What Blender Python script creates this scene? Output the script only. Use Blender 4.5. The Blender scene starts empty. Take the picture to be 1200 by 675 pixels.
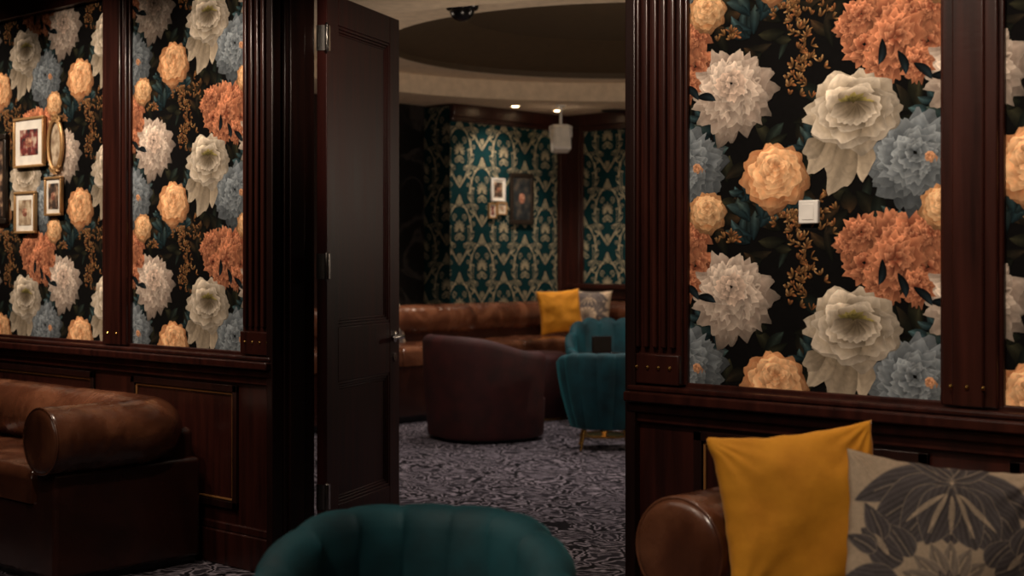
import bpy, math, random, bmesh
import numpy as np
from mathutils import Vector, Matrix, noise as mnoise
random.seed(7)
S = bpy.context.scene
COL = S.collection

def lin(r, g, b):
    def c(v):
        v = max(0.0, v) / 255.0
        return v / 12.92 if v <= 0.04045 else ((v + 0.055) / 1.055) ** 2.4
    return (c(r), c(g), c(b), 1.0)

# ------------------------------------------------------------------ materials
def newmat(name):
    m = bpy.data.materials.new(name)
    m.use_nodes = True
    nt = m.node_tree
    b = nt.nodes["Principled BSDF"]
    return m, nt, b

def simple(name, col, rough=0.5, metal=0.0, spec=0.5, emis=None, es=0.0):
    m, nt, b = newmat(name)
    b.inputs["Roughness"].default_value = rough
    b.inputs["Metallic"].default_value = metal
    b.inputs["Specular IOR Level"].default_value = spec
    tc = nt.nodes.new("ShaderNodeTexCoord")
    n = nt.nodes.new("ShaderNodeTexNoise"); n.inputs["Scale"].default_value = 14
    nt.links.new(tc.outputs["Object"], n.inputs["Vector"])
    r = nt.nodes.new("ShaderNodeValToRGB")
    r.color_ramp.elements[0].position = 0.3
    r.color_ramp.elements[1].position = 0.7
    r.color_ramp.elements[0].color = (col[0]*.88, col[1]*.88, col[2]*.88, 1)
    r.color_ramp.elements[1].color = (min(1, col[0]*1.08), min(1, col[1]*1.08), min(1, col[2]*1.08), 1)
    nt.links.new(n.outputs["Fac"], r.inputs["Fac"])
    nt.links.new(r.outputs["Color"], b.inputs["Base Color"])
    if emis:
        b.inputs["Emission Color"].default_value = emis
        b.inputs["Emission Strength"].default_value = es
    return m

def ramp_mat(name, stops, scale, rough=0.5, vscale=(1, 1, 1), bump=0.0, bscale=None, detail=6, dist=0.0, rough2=None, sheen=0, sheen_tint=None, spec=0.5, coat=0):
    m, nt, b = newmat(name)
    L = nt.links
    tc = nt.nodes.new("ShaderNodeTexCoord")
    mp = nt.nodes.new("ShaderNodeMapping"); mp.inputs["Scale"].default_value = vscale
    L.new(tc.outputs["Object"], mp.inputs["Vector"])
    n = nt.nodes.new("ShaderNodeTexNoise")
    n.inputs["Scale"].default_value = scale; n.inputs["Detail"].default_value = detail
    n.inputs["Distortion"].default_value = dist
    L.new(mp.outputs["Vector"], n.inputs["Vector"])
    r = nt.nodes.new("ShaderNodeValToRGB")
    e = r.color_ramp.elements
    e[0].position, e[0].color = stops[0]
    e[1].position, e[1].color = stops[-1]
    for p, c in stops[1:-1]:
        x = e.new(p); x.color = c
    L.new(n.outputs["Fac"], r.inputs["Fac"])
    L.new(r.outputs["Color"], b.inputs["Base Color"])
    b.inputs["Roughness"].default_value = rough
    b.inputs["Specular IOR Level"].default_value = spec
    if coat:
        b.inputs["Coat Weight"].default_value = coat; b.inputs["Coat Roughness"].default_value = 0.18
    if rough2 is not None:
        mr = nt.nodes.new("ShaderNodeMapRange")
        mr.inputs["To Min"].default_value = rough; mr.inputs["To Max"].default_value = rough2
        L.new(n.outputs["Fac"], mr.inputs["Value"]); L.new(mr.outputs["Result"], b.inputs["Roughness"])
    if sheen:
        b.inputs["Sheen Weight"].default_value = sheen
        b.inputs["Sheen Roughness"].default_value = 0.35
        if sheen_tint: b.inputs["Sheen Tint"].default_value = sheen_tint
    if bump:
        n2 = nt.nodes.new("ShaderNodeTexNoise")
        n2.inputs["Scale"].default_value = bscale or scale * 6; n2.inputs["Detail"].default_value = 5
        L.new(tc.outputs["Object"], n2.inputs["Vector"])
        bp = nt.nodes.new("ShaderNodeBump"); bp.inputs["Strength"].default_value = bump
        bp.inputs["Distance"].default_value = 0.01
        L.new(n2.outputs["Fac"], bp.inputs["Height"]); L.new(bp.outputs["Normal"], b.inputs["Normal"])
    return m

WOOD = ramp_mat("mahogany_wood", [(0.3, lin(33, 14, 11)), (0.7, lin(58, 25, 18))], 3.0, 0.24, (9, 9, 0.7), bump=0.03, bscale=60, rough2=0.36, coat=.15)
DOORW = ramp_mat("mahogany_door", [(0.3, lin(48, 17, 14)), (0.7, lin(74, 28, 22))], 3.0, 0.4, (9, 9, 0.7), bump=0.03, bscale=60, rough2=0.48, spec=.3)
WOODD = ramp_mat("mahogany_dark", [(0.3, lin(22, 10, 8)), (0.7, lin(40, 18, 13))], 3.0, 0.32, (9, 9, 0.7), bump=0.03, bscale=60)
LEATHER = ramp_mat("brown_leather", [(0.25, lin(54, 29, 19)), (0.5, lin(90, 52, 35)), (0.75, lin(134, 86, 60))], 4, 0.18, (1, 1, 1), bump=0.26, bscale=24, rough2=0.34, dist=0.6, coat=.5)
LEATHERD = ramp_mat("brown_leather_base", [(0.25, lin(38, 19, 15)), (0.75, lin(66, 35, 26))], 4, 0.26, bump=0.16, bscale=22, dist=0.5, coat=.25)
TEAL = ramp_mat("teal_velvet", [(0.3, lin(8, 50, 58)), (0.7, lin(16, 78, 88))], 9, 0.72, bump=0.08, bscale=200, sheen=0.55, sheen_tint=lin(60, 170, 180))
BURG = ramp_mat("burgundy_velvet", [(0.3, lin(46, 15, 15)), (0.7, lin(72, 25, 23))], 8, 0.7, bump=0.08, bscale=200)
YEL = ramp_mat("mustard_cotton", [(0.3, lin(210, 138, 24)), (0.7, lin(236, 162, 38))], 10, 0.85, bump=0.4, bscale=14, sheen=0.2)
CREAM = simple("cream_paint", lin(214, 194, 168), 0.8)
OLIVE = simple("olive_dome_paint", lin(70, 54, 34), 0.7)
BRASS = simple("brass", lin(205, 160, 90), 0.25, 1.0)
STEEL = simple("satin_steel", lin(190, 185, 180), 0.25, 1.0)
GOLDLINE = simple("gilt_bead", lin(160, 112, 64), 0.4, 0.4)
GOLD = simple("antique_gold", lin(186, 146, 98), 0.4, 0.5)
BLACK = simple("black_plastic", lin(14, 13, 13), 0.25)
WHITE = simple("white_plastic", lin(225, 222, 216), 0.4)
MATB = simple("mount_board", lin(226, 220, 208), 0.8)
FRAMEDARK = simple("dark_frame", lin(40, 32, 26), 0.35)
DARKWALL = ramp_mat("black_marble", [(0.44, lin(14, 13, 13)), (0.5, lin(46, 42, 40)), (0.54, lin(15, 14, 14))], 1.8, 0.3, dist=1.5)
LAMP = simple("lamp_glow", lin(255, 230, 190), 0.5, emis=lin(255, 214, 165), es=20.0)
NEARPAINT = simple("near_room_paint", lin(60, 46, 38), 0.8)  # plain dark brown paint for the near room's unseen walls and ceiling

def attr_mat(name, rough=0.75, spec=0.25, bump=0.0, lo=.7, hi=1.25):
    m, nt, b = newmat(name)
    a = nt.nodes.new("ShaderNodeVertexColor"); a.layer_name = "Col"
    tc = nt.nodes.new("ShaderNodeTexCoord")
    n = nt.nodes.new("ShaderNodeTexNoise"); n.inputs["Scale"].default_value = 32; n.inputs["Detail"].default_value = 6
    n.inputs["Distortion"].default_value = 1.2
    nt.links.new(tc.outputs["Object"], n.inputs["Vector"])
    mr = nt.nodes.new("ShaderNodeMapRange"); mr.inputs["To Min"].default_value = lo; mr.inputs["To Max"].default_value = hi
    nt.links.new(n.outputs["Fac"], mr.inputs["Value"])
    mx = nt.nodes.new("ShaderNodeVectorMath"); mx.operation = 'SCALE'
    nt.links.new(a.outputs["Color"], mx.inputs[0]); nt.links.new(mr.outputs["Result"], mx.inputs["Scale"])
    nt.links.new(mx.outputs["Vector"], b.inputs["Base Color"])
    b.inputs["Roughness"].default_value = rough
    b.inputs["Specular IOR Level"].default_value = spec
    if bump:
        bp = nt.nodes.new("ShaderNodeBump"); bp.inputs["Strength"].default_value = bump; bp.inputs["Distance"].default_value = 0.005
        n.inputs["Scale"].default_value = 90
        nt.links.new(n.outputs["Fac"], bp.inputs["Height"]); nt.links.new(bp.outputs["Normal"], b.inputs["Normal"])
    return m
PAPER = attr_mat("printed_wallpaper", 0.85, 0.08, lo=.52, hi=1.42)
PRINTCLOTH = attr_mat("printed_cloth", 0.9, 0.15, 0.2)

def carpet():
    m, nt, b = newmat("patterned_carpet")
    L = nt.links
    tc = nt.nodes.new("ShaderNodeTexCoord")
    n = nt.nodes.new("ShaderNodeTexNoise"); n.inputs["Scale"].default_value = 4.0; n.inputs["Detail"].default_value = 3
    L.new(tc.outputs["Object"], n.inputs["Vector"])
    sub = nt.nodes.new("ShaderNodeVectorMath"); sub.operation = 'SUBTRACT'; sub.inputs[1].default_value = (0.5, 0.5, 0.5)
    L.new(n.outputs["Color"], sub.inputs[0])
    sc = nt.nodes.new("ShaderNodeVectorMath"); sc.operation = 'SCALE'; sc.inputs["Scale"].default_value = 0.4
    L.new(sub.outputs["Vector"], sc.inputs[0])
    ad = nt.nodes.new("ShaderNodeVectorMath"); ad.operation = 'ADD'
    L.new(tc.outputs["Object"], ad.inputs[0]); L.new(sc.outputs["Vector"], ad.inputs[1])
    mp = nt.nodes.new("ShaderNodeMapping"); mp.inputs["Scale"].default_value = (1.0, 1.8, 1); mp.inputs["Rotation"].default_value = (0, 0, 0.5)
    L.new(ad.outputs["Vector"], mp.inputs["Vector"])
    v = nt.nodes.new("ShaderNodeTexVoronoi"); v.feature = 'DISTANCE_TO_EDGE'; v.inputs["Scale"].default_value = 4.4
    L.new(mp.outputs["Vector"], v.inputs["Vector"])
    r = nt.nodes.new("ShaderNodeValToRGB")
    e = r.color_ramp.elements
    e[0].position = 0.0; e[0].color = lin(24, 22, 26)
    e[1].position = 0.38; e[1].color = lin(112, 105, 114)
    for p, c in ((.045, lin(30, 28, 33)), (.075, lin(162, 152, 162)), (.115, lin(138, 130, 139)), (.15, lin(46, 42, 49)), (.27, lin(52, 48, 55)), (.31, lin(130, 122, 131))):
        x = e.new(p); x.color = c
    L.new(v.outputs["Distance"], r.inputs["Fac"])
    n2 = nt.nodes.new("ShaderNodeTexNoise"); n2.inputs["Scale"].default_value = 26; n2.inputs["Detail"].default_value = 6
    L.new(tc.outputs["Object"], n2.inputs["Vector"])
    mr = nt.nodes.new("ShaderNodeMapRange"); mr.inputs["From Min"].default_value = .35; mr.inputs["From Max"].default_value = .65
    mr.inputs["To Min"].default_value = 0.62; mr.inputs["To Max"].default_value = 1.08
    L.new(n2.outputs["Fac"], mr.inputs["Value"])
    mx = nt.nodes.new("ShaderNodeVectorMath"); mx.operation = 'SCALE'
    L.new(r.outputs["Color"], mx.inputs[0]); L.new(mr.outputs["Result"], mx.inputs["Scale"])
    L.new(mx.outputs["Vector"], b.inputs["Base Color"])
    b.inputs["Roughness"].default_value = 0.95
    b.inputs["Specular IOR Level"].default_value = 0.1
    n3 = nt.nodes.new("ShaderNodeTexNoise"); n3.inputs["Scale"].default_value = 400
    L.new(tc.outputs["Object"], n3.inputs["Vector"])
    bp = nt.nodes.new("ShaderNodeBump"); bp.inputs["Strength"].default_value = 0.4; bp.inputs["Distance"].default_value = 0.01
    L.new(n3.outputs["Fac"], bp.inputs["Height"]); L.new(bp.outputs["Normal"], b.inputs["Normal"])
    return m
CARPET = carpet()

# ------------------------------------------------------------------ mesh builder
def empty(name, loc=(0, 0, 0), rot=0.0):
    o = bpy.data.objects.new(name, None)
    o.location = loc; o.rotation_euler = (0, 0, rot)
    COL.objects.link(o)
    return o

class MB:
    def __init__(s):
        s.v = []; s.f = []; s.m = []; s.c = []
    def add(s, vs, fs, mat=0, cols=None):
        o = len(s.v)
        s.v.extend([tuple(p) for p in vs])
        s.f.extend([tuple(i + o for i in f) for f in fs])
        s.m.extend([mat] * len(fs))
        if cols is not None: s.c.extend(cols)
        return s
    def box(s, x0, x1, y0, y1, z0, z1, mat=0):
        x0, x1 = min(x0, x1), max(x0, x1); y0, y1 = min(y0, y1), max(y0, y1); z0, z1 = min(z0, z1), max(z0, z1)
        v = [(x0, y0, z0), (x1, y0, z0), (x1, y1, z0), (x0, y1, z0), (x0, y0, z1), (x1, y0, z1), (x1, y1, z1), (x0, y1, z1)]
        f = [(0, 3, 2, 1), (4, 5, 6, 7), (0, 1, 5, 4), (1, 2, 6, 5), (2, 3, 7, 6), (3, 0, 4, 7)]
        return s.add(v, f, mat)
    def lathe(s, prof, c=(0, 0, 0), n=32, mat=0, M=None, sq=None):
        vs = []; fs = []
        for r, z in prof:
            for i in range(n):
                a = 2 * math.pi * i / n
                k = 1.0
                if sq:
                    k = 1.0 / ((abs(math.cos(a)) ** sq + abs(math.sin(a)) ** sq) ** (1 / sq))
                p = Vector((r * k * math.cos(a), r * k * math.sin(a), z))
                if M is not None: p = M @ p
                vs.append((p.x + c[0], p.y + c[1], p.z + c[2]))
        for j in range(len(prof) - 1):
            for i in range(n):
                a = j * n + i; b = j * n + (i + 1) % n
                fs.append((a, b, b + n, a + n))
        fs.append(tuple(range(n - 1, -1, -1)))
        fs.append(tuple((len(prof) - 1) * n + i for i in range(n)))
        return s.add(vs, fs, mat)
    def tube(s, path, rad, n=20, mat=0, up=(0, 0, 1)):
        P = [Vector(p) for p in path]
        if not isinstance(rad, (list, tuple)): rad = [rad] * len(P)
        vs = []; fs = []
        up = Vector(up)
        for k, p in enumerate(P):
            a = P[max(0, k - 1)]; b = P[min(len(P) - 1, k + 1)]
            t = (b - a)
            if t.length < 1e-9: t = Vector((0, 0, 1))
            t.normalize()
            u = up if abs(t.dot(up)) < 0.95 else Vector((1, 0, 0))
            s1 = t.cross(u).normalized(); s2 = s1.cross(t).normalized()
            for i in range(n):
                an = 2 * math.pi * i / n
                q = p + (s1 * math.cos(an) + s2 * math.sin(an)) * rad[k]
                vs.append(tuple(q))
        for j in range(len(P) - 1):
            for i in range(n):
                a = j * n + i; b = j * n + (i + 1) % n
                fs.append((a, b, b + n, a + n))
        fs.append(tuple(range(n - 1, -1, -1)))
        fs.append(tuple((len(P) - 1) * n + i for i in range(n)))
        return s.add(vs, fs, mat)
    def build(s, name, mats, parent=None, loc=(0, 0, 0), rot=(0, 0, 0), bevel=0, seg=2, smooth=True, angle=35, recalc=True):
        me = bpy.data.meshes.new(name)
        me.from_pydata(s.v, [], s.f)
        for m in mats: me.materials.append(m)
        me.polygons.foreach_set("material_index", s.m)
        if s.c:
            ca = me.color_attributes.new("Col", 'FLOAT_COLOR', 'POINT')
            ca.data.foreach_set("color", np.array(s.c, dtype=np.float32).ravel())
        if recalc:
            bm = bmesh.new(); bm.from_mesh(me)
            bmesh.ops.recalc_face_normals(bm, faces=bm.faces)
            bm.to_mesh(me); bm.free()
        if smooth:
            me.polygons.foreach_set("use_smooth", [True] * len(me.polygons))
            me.set_sharp_from_angle(angle=math.radians(angle))
        me.update()
        o = bpy.data.objects.new(name, me)
        COL.objects.link(o)
        o.location = loc; o.rotation_euler = rot
        if parent: o.parent = parent
        if bevel:
            md = o.modifiers.new("Bevel", 'BEVEL'); md.width = bevel; md.segments = seg; md.limit_method = 'ANGLE'
            md.angle_limit = math.radians(50)
        return o

# ------------------------------------------------------------------ camera
EYE = 1.34; CY = -3.848
cam_d = bpy.data.cameras.new("camera"); cam = bpy.data.objects.new("camera", cam_d); COL.objects.link(cam)
cam.location = (0, CY, EYE)
TH = math.atan2(0.6806, 0.7326)
cam.rotation_euler = (math.pi / 2, 0, TH)
cam_d.sensor_width = 36; cam_d.lens = 51.0; cam_d.shift_y = -33.5 / 1200
cam_d.dof.use_dof = True; cam_d.dof.focus_distance = 5.4; cam_d.dof.aperture_fstop = 3.0
S.camera = cam
def CW(lat, dep):   # plan position from lateral / depth measures
    return (0.7326 * lat - 0.6806 * dep, CY + 0.6806 * lat + 0.7326 * dep)

# ------------------------------------------------------------------ room shell
XL, XR = -9.6, 2.6
DL, DR = -4.911, -2.997      # doorway
WT = 0.16
floor = MB().box(-10.3, XR + .1, -6.6, 7.4, -0.1, 0.0).build("floor", [CARPET], smooth=False)
w = MB()
w.box(XL, DL, 0, WT, 0, 2.9); w.box(DR, XR, 0, WT, 0, 2.9); w.box(DL, DR, 0, WT, 2.56, 2.9)
w.build("wall_middle", [WOODD], smooth=False)
MB().box(XL - .1, XL, -6.5, 0, 0, 2.9).build("wall_left", [NEARPAINT], smooth=False)
MB().box(XR, XR + .1, -6.5, 7.3, 0, 2.9).build("wall_right", [NEARPAINT], smooth=False)
MB().box(XL, XR, -6.6, -6.5, 0, 2.9).build("wall_back", [NEARPAINT], smooth=False)
MB().box(XL, XR, -6.5, WT, 2.9, 3.0).build("ceiling", [NEARPAINT], smooth=False)
AX = -9.53; BY = 7.23; AY0 = 5.57
wa = MB(); wa.box(AX - .35, AX, AY0, BY, 0, 2.9)
wa.build("wall_alcove", [WOODD], smooth=False)
MB().box(-10.2, XR, BY, BY + .1, 0, 3.0).build("wall_far", [WOODD], smooth=False)
dw = MB(); dw.box(AX - .45, AX - .34, WT, AY0 + .05, 0, 2.95)
for y in (4.2, 4.75, 5.15):
    dw.box(AX - .34, AX - .30, y, y + .05, 0, 2.78, 1)
dw.build("wall_far_left", [DARKWALL, WOODD], smooth=False)

# far ceiling with stepped circular recess
def rect_pt(c, a, R):
    dx, dy = math.cos(a), math.sin(a); t = 1e9
    if dx > 1e-9: t = min(t, (R[1] - c[0]) / dx)
    if dx < -1e-9: t = min(t, (R[0] - c[0]) / dx)
    if dy > 1e-9: t = min(t, (R[3] - c[1]) / dy)
    if dy < -1e-9: t = min(t, (R[2] - c[1]) / dy)
    return (c[0] + dx * t, c[1] + dy * t)
c1 = (-6.57, 4.52); r1 = 2.62; c2 = (-6.79, 4.86); r2 = 1.93
R = (-10.2, XR, WT, BY)
cm = MB(); n = 128
angs = [2 * math.pi * i / n for i in range(n)]
for cx, cy in ((R[0], R[2]), (R[1], R[2]), (R[1], R[3]), (R[0], R[3])):
    angs.append(math.atan2(cy - c1[1], cx - c1[0]) % (2 * math.pi))
angs.sort(); n = len(angs)
rings = []
rings.append([rect_pt(c1, a, R) + (2.78,) for a in angs])
rings.append([(c1[0] + r1 * math.cos(a), c1[1] + r1 * math.sin(a), 2.78) for a in angs])
rings.append([(c1[0] + (r1 + .03) * math.cos(a), c1[1] + (r1 + .03) * math.sin(a), 2.95) for a in angs])
rings.append([(c2[0] + r2 * math.cos(a), c2[1] + r2 * math.sin(a), 2.95) for a in angs])
rings.append([(c2[0] + r2 * math.cos(a), c2[1] + r2 * math.sin(a), 3.0) for a in angs])
rings.append([(c2[0] + .7 * r2 * math.cos(a), c2[1] + .7 * r2 * math.sin(a), 3.2) for a in angs])
rings.append([(c2[0] + .05 * math.cos(a), c2[1] + .05 * math.sin(a), 3.25) for a in angs])
for k in range(len(rings) - 1):
    vs = rings[k] + rings[k + 1]
    fs = [(i, (i + 1) % n, n + (i + 1) % n, n + i) for i in range(n)]
    cm.add(vs, fs, 1 if k >= 3 else 0)
cm.build("ceiling_far", [CREAM, OLIVE], recalc=True, angle=30)

# crown + rails in far room
tr = MB()
tr.box(AX, AX + .05, AY0, BY, 2.66, 2.78); tr.box(AX, AX + .03, AY0, BY, 2.62, 2.68)
tr.box(AX, -3, BY - .06, BY, 2.66, 2.78); tr.box(AX, -3, BY - .035, BY, 2.61, 2.68)
tr.box(AX, AX + .20, BY - .05, BY, 0, 2.66)
tr.box(AX, AX + .05, BY - .16, BY, 0, 2.66)
tr.box(AX + .2, AX + .22, BY - .03, BY, .9, 2.62)
tr.box(AX, -3, BY - .04, BY, .95, 1.07); tr.box(AX, -3, BY - .07, BY, 1.05, 1.10)
tr.box(AX, AX + .04, AY0, BY, .0, .9)
tr.build("trim_1", [WOOD], bevel=.006)

# ------------------------------------------------------------------ floral wallpaper
TW, TH_ = 0.811, 0.645
tileV = []; tileF = []; tileC = []
rng = random.Random(11)
CUR = [None]
def mixc(a, b, t): return tuple(a[i] + (b[i] - a[i]) * t for i in range(3))
def petal(cx, cz, ang, L, W, c0, c1, lay, ruf=.1, r0=0.0, blunt=5, curve=0.0, sx=1.0, sz=1.0, leaf=False, nl=9, nw=9, edge=.22, gp=1.4):
    o = len(tileV)
    ca, sa = math.cos(ang), math.sin(ang)
    ph = rng.random() * 6.28; fr = rng.uniform(1.5, 3.2)
    br = rng.uniform(.86, 1.08)
    if leaf: nl, nw = 7, 5
    st = [rng.uniform(.90, 1.06) for _ in range(nw)]
    for i in range(nl):
        t = i / (nl - 1)
        if leaf: wd = W * math.sin(math.pi * min(1, t * .97 + .03)) ** .8
        else:
            wd = W * (.35 + .65 * math.sin(min(1, t * 1.35) * math.pi / 2)) * (max(0, 1 - max(0, t - .5) ** 2 * 1.9)) ** .5
        for j in range(nw):
            s = -1 + 2 * j / (nw - 1)
            rag = ruf * math.sin(fr * s * 2 + ph) + ruf * .45 * math.sin(8 * s + ph * 2)
            rr = 1 + (rag - .14 * s * s - .12 * s ** 4) * t * t if not leaf else 1
            p = r0 + (L - r0) * t * rr
            q = wd * s
            q += curve * L * math.sin(t * 2.2)
            x = p * ca - q * sa; z = p * sa + q * ca
            X = cx + x * sx; Z = cz + z * sz
            tileV.append((X, Z, lay + s * .00005))
            k = t ** gp
            c = mixc(c0, c1, k)
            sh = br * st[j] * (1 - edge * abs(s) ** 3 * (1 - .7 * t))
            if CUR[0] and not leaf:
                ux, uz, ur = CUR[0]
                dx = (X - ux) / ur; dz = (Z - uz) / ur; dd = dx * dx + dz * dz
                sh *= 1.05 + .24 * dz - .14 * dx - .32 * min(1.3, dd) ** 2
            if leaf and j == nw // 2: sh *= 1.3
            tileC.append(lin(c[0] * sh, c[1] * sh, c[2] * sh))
    for i in range(nl - 1):
        for j in range(nw - 1):
            a = o + i * nw + j
            tileF.append((a, a + 1, a + nw + 1, a + nw))
def ring(cx, cz, n, L, W, c0, c1, lay, **k):
    a0 = k.pop('a0', rng.random() * 6.28)
    lv = k.pop('lv', .12)
    for i in range(n):
        a = a0 + 2 * math.pi * i / n + rng.uniform(-.18, .18)
        petal(cx, cz, a, L * rng.uniform(1 - lv, 1 + lv * .5), W * rng.uniform(.82, 1.18), c0, c1, lay + (i % 3) * .00003, **k)
LS = .00015
def peony(cx, cz, r, c0, c1, lay, sz=.92, guards=9, gw=.36, cen=None, deep=0.25):
    CUR[0] = (cx, cz, r)
    for k, (fr, n, wf) in enumerate([(1.02, guards, gw), (.93, guards, gw * .9), (.84, 11, .28), (.74, 11, .25), (.64, 10, .23), (.54, 9, .21), (.44, 8, .19), (.34, 7, .16), (.24, 6, .14), (.14, 4, .10)]):
        cc1 = mixc(c1, c0, max(0, deep - .06 * k))
        if cen and k > 6: cc1 = mixc(cc1, cen, .5)
        ox, oz = rng.uniform(-.03, .03) * r, rng.uniform(-.03, .03) * r
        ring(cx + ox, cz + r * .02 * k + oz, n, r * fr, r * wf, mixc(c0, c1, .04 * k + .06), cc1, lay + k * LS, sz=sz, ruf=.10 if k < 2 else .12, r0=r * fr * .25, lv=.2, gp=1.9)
    CUR[0] = None
def rose(cx, cz, r, c0, c1, lay, sz=.88):
    CUR[0] = (cx, cz, r)
    for k, (fr, n, wf) in enumerate([(1, 8, .46), (.93, 7, .46), (.85, 7, .44)]):
        ring(cx, cz - r * .05, n, r * fr, r * wf, c0, mixc(c1, c0, .40 - .13 * k), lay + k * LS, sz=sz, ruf=.05, lv=.09, r0=r * .1, gp=2.2)
    for k, (fr, wf, n) in enumerate([(.77, .42, 6), (.68, .38, 6), (.58, .33, 5), (.48, .29, 5), (.38, .24, 5), (.28, .18, 4), (.18, .12, 3)]):
        ring(cx + r * .02 * math.sin(k * 2.1), cz + r * (.02 + .035 * k), n, r * fr, r * wf, mixc(c0, c1, .30 + .03 * k), mixc(c1, (255, 230, 190), .15 + .03 * k), lay + (3 + k) * LS, sz=sz * .96, ruf=.06, lv=.13, gp=2.0)
    CUR[0] = None
def leaf(cx, cz, a, L, W, c0, c1, lay, cv=.15): petal(cx, cz, a, L, W, c0, c1, lay, leaf=True, curve=cv, edge=.5)
G0, G1 = (14, 16, 12), (54, 52, 36)
T0, T1 = (18, 32, 36), (68, 92, 96)
O0, O1 = (98, 50, 34), (210, 138, 100)
for i in range(95):
    x, z = rng.uniform(-.5, .35), rng.uniform(-.32, .32)
    leaf(x, z, rng.uniform(0, 6.28), rng.uniform(.06, .13), rng.uniform(.012, .03), G0, rng.choice([G1, (62, 44, 28), (36, 46, 42), (44, 36, 26)]), .0002 + i * .000008, rng.uniform(-.25, .25))
for (x, z, s) in [(-.08, .50, 1), (-.25, .14, 1), (.06, -.11, .7), (-.12, -.06, .7), (.42, -.18, 1.0), (.12, .09, .7), (-.09, .46, .9), (.56, .2, .8)]:
    for k in range(7):
        leaf(x + rng.uniform(-.03, .03), z + rng.uniform(-.03, .02), 1.57 + (k - 3) * .45 + rng.uniform(-.3, .3), .095 * s * rng.uniform(.7, 1.2), .020 * s * rng.uniform(.7, 1.2), T0, mixc(T1, G1, rng.random() * .6), .001 + k * .00005, rng.uniform(-.4, .4))
for (x, z, nn, sp) in [(.12, .38, 22, .06), (.08, .29, 16, .05), (.08, -.16, 20, .055), (.17, -.13, 12, .05), (-.17, -.20, 10, .04), (.02, -.12, 10, .04)]:
    for k in range(nn):
        px, pz = x + rng.gauss(0, sp * .5), z + rng.gauss(0, sp * .65)
        a = rng.uniform(.2, 2.9)
        for q in range(3):
            leaf(px, pz, a + (q - 1) * .6, rng.uniform(.014, .028), rng.uniform(.003, .006), (66, 44, 24), rng.choice([(170, 126, 80), (190, 150, 104), (136, 94, 58), (176, 112, 70)]), .0014 + k * .00002, rng.uniform(-.2, .2))
def orange_cluster(cx, cz, lay):
    for k, (dx, dz, r) in enumerate([(-.10, -.01, .08), (.10, -.02, .085), (0, .06, .095), (-.04, -.07, .075), (.06, .06, .08), (.11, .08, .055), (-.15, .05, .05), (-.11, .08, .06), (.0, 0, .09), (.07, -.08, .06)]):
        CUR[0] = (cx + dx, cz + dz, r * 1.25)
        for q, (fr, n, wf) in enumerate(((1, 9, .38), (.82, 8, .34), (.64, 7, .30), (.46, 6, .24), (.28, 4, .17))):
            ring(cx + dx, cz + dz, n, r * fr, r * wf, mixc(O0, (170, 94, 66), .1 * q), mixc(O1, (232, 172, 134), .12 * q), lay + k * .00022 + q * .00006, ruf=.16, lv=.22, r0=r * fr * .2, gp=1.6)
    CUR[0] = None
    for k in range(4):
        leaf(cx - .04 + .05 * k, cz - .0 - .04 * k, -1.9 + .5 * k, .075, .014, (10, 14, 16), (34, 46, 52), lay + .0026, .2)
orange_cluster(.405, .385, .0012)
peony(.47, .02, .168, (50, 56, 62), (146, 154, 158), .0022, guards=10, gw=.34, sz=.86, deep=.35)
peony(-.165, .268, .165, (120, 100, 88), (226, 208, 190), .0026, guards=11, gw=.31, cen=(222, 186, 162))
WC0, WC1 = (104, 90, 70), (224, 210, 190)
px, pz = .27, .18
for (dx, dz, a, L, W) in [(-.06, -.05, -2.2, .15, .05), (-.01, -.06, -1.9, .19, .06), (.02, -.07, -1.5, .13, .05), (-.10, -.08, -2.6, .08, .035)]:
    petal(px + dx, pz + dz, a, L, W, mixc(WC0, WC1, .15), mixc(WC1, WC0, .4), .003, ruf=.08, gp=1)
CUR[0] = (px, pz, .17)
ring(px, pz, 7, .17, .085, WC0, mixc(WC1, WC0, .2), .0033, sz=.74, ruf=.06, lv=.08, gp=2)
ring(px, pz, 7, .15, .075, WC0, WC1, .0036, sz=.74, ruf=.05, lv=.08, gp=2.2)
ring(px, pz, 6, .125, .07, WC0, WC1, .0039, sz=.74, ruf=.05, gp=2.2)
ring(px, pz + .005, 6, .10, .055, WC0, WC1, .0042, sz=.74, ruf=.05, gp=2.2)
CUR[0] = None
ring(px, pz + .022, 11, .058, .022, (56, 50, 24), (158, 144, 84), .0045, sz=.55, ruf=.15)
for a in (-2.6, -2.2, -1.8, -1.4, -1.0, -.6):
    petal(px, pz + .022, a, .085, .036, WC0, WC1, .0048, sz=.74, ruf=.05, gp=1.8)
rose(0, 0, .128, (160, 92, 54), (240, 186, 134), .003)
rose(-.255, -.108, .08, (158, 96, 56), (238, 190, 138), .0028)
rose(-.30, .03, .04, (130, 78, 50), (214, 150, 108), .0024)
tV = np.array(tileV); tC = np.array(tileC); tF = np.array(tileF)

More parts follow.
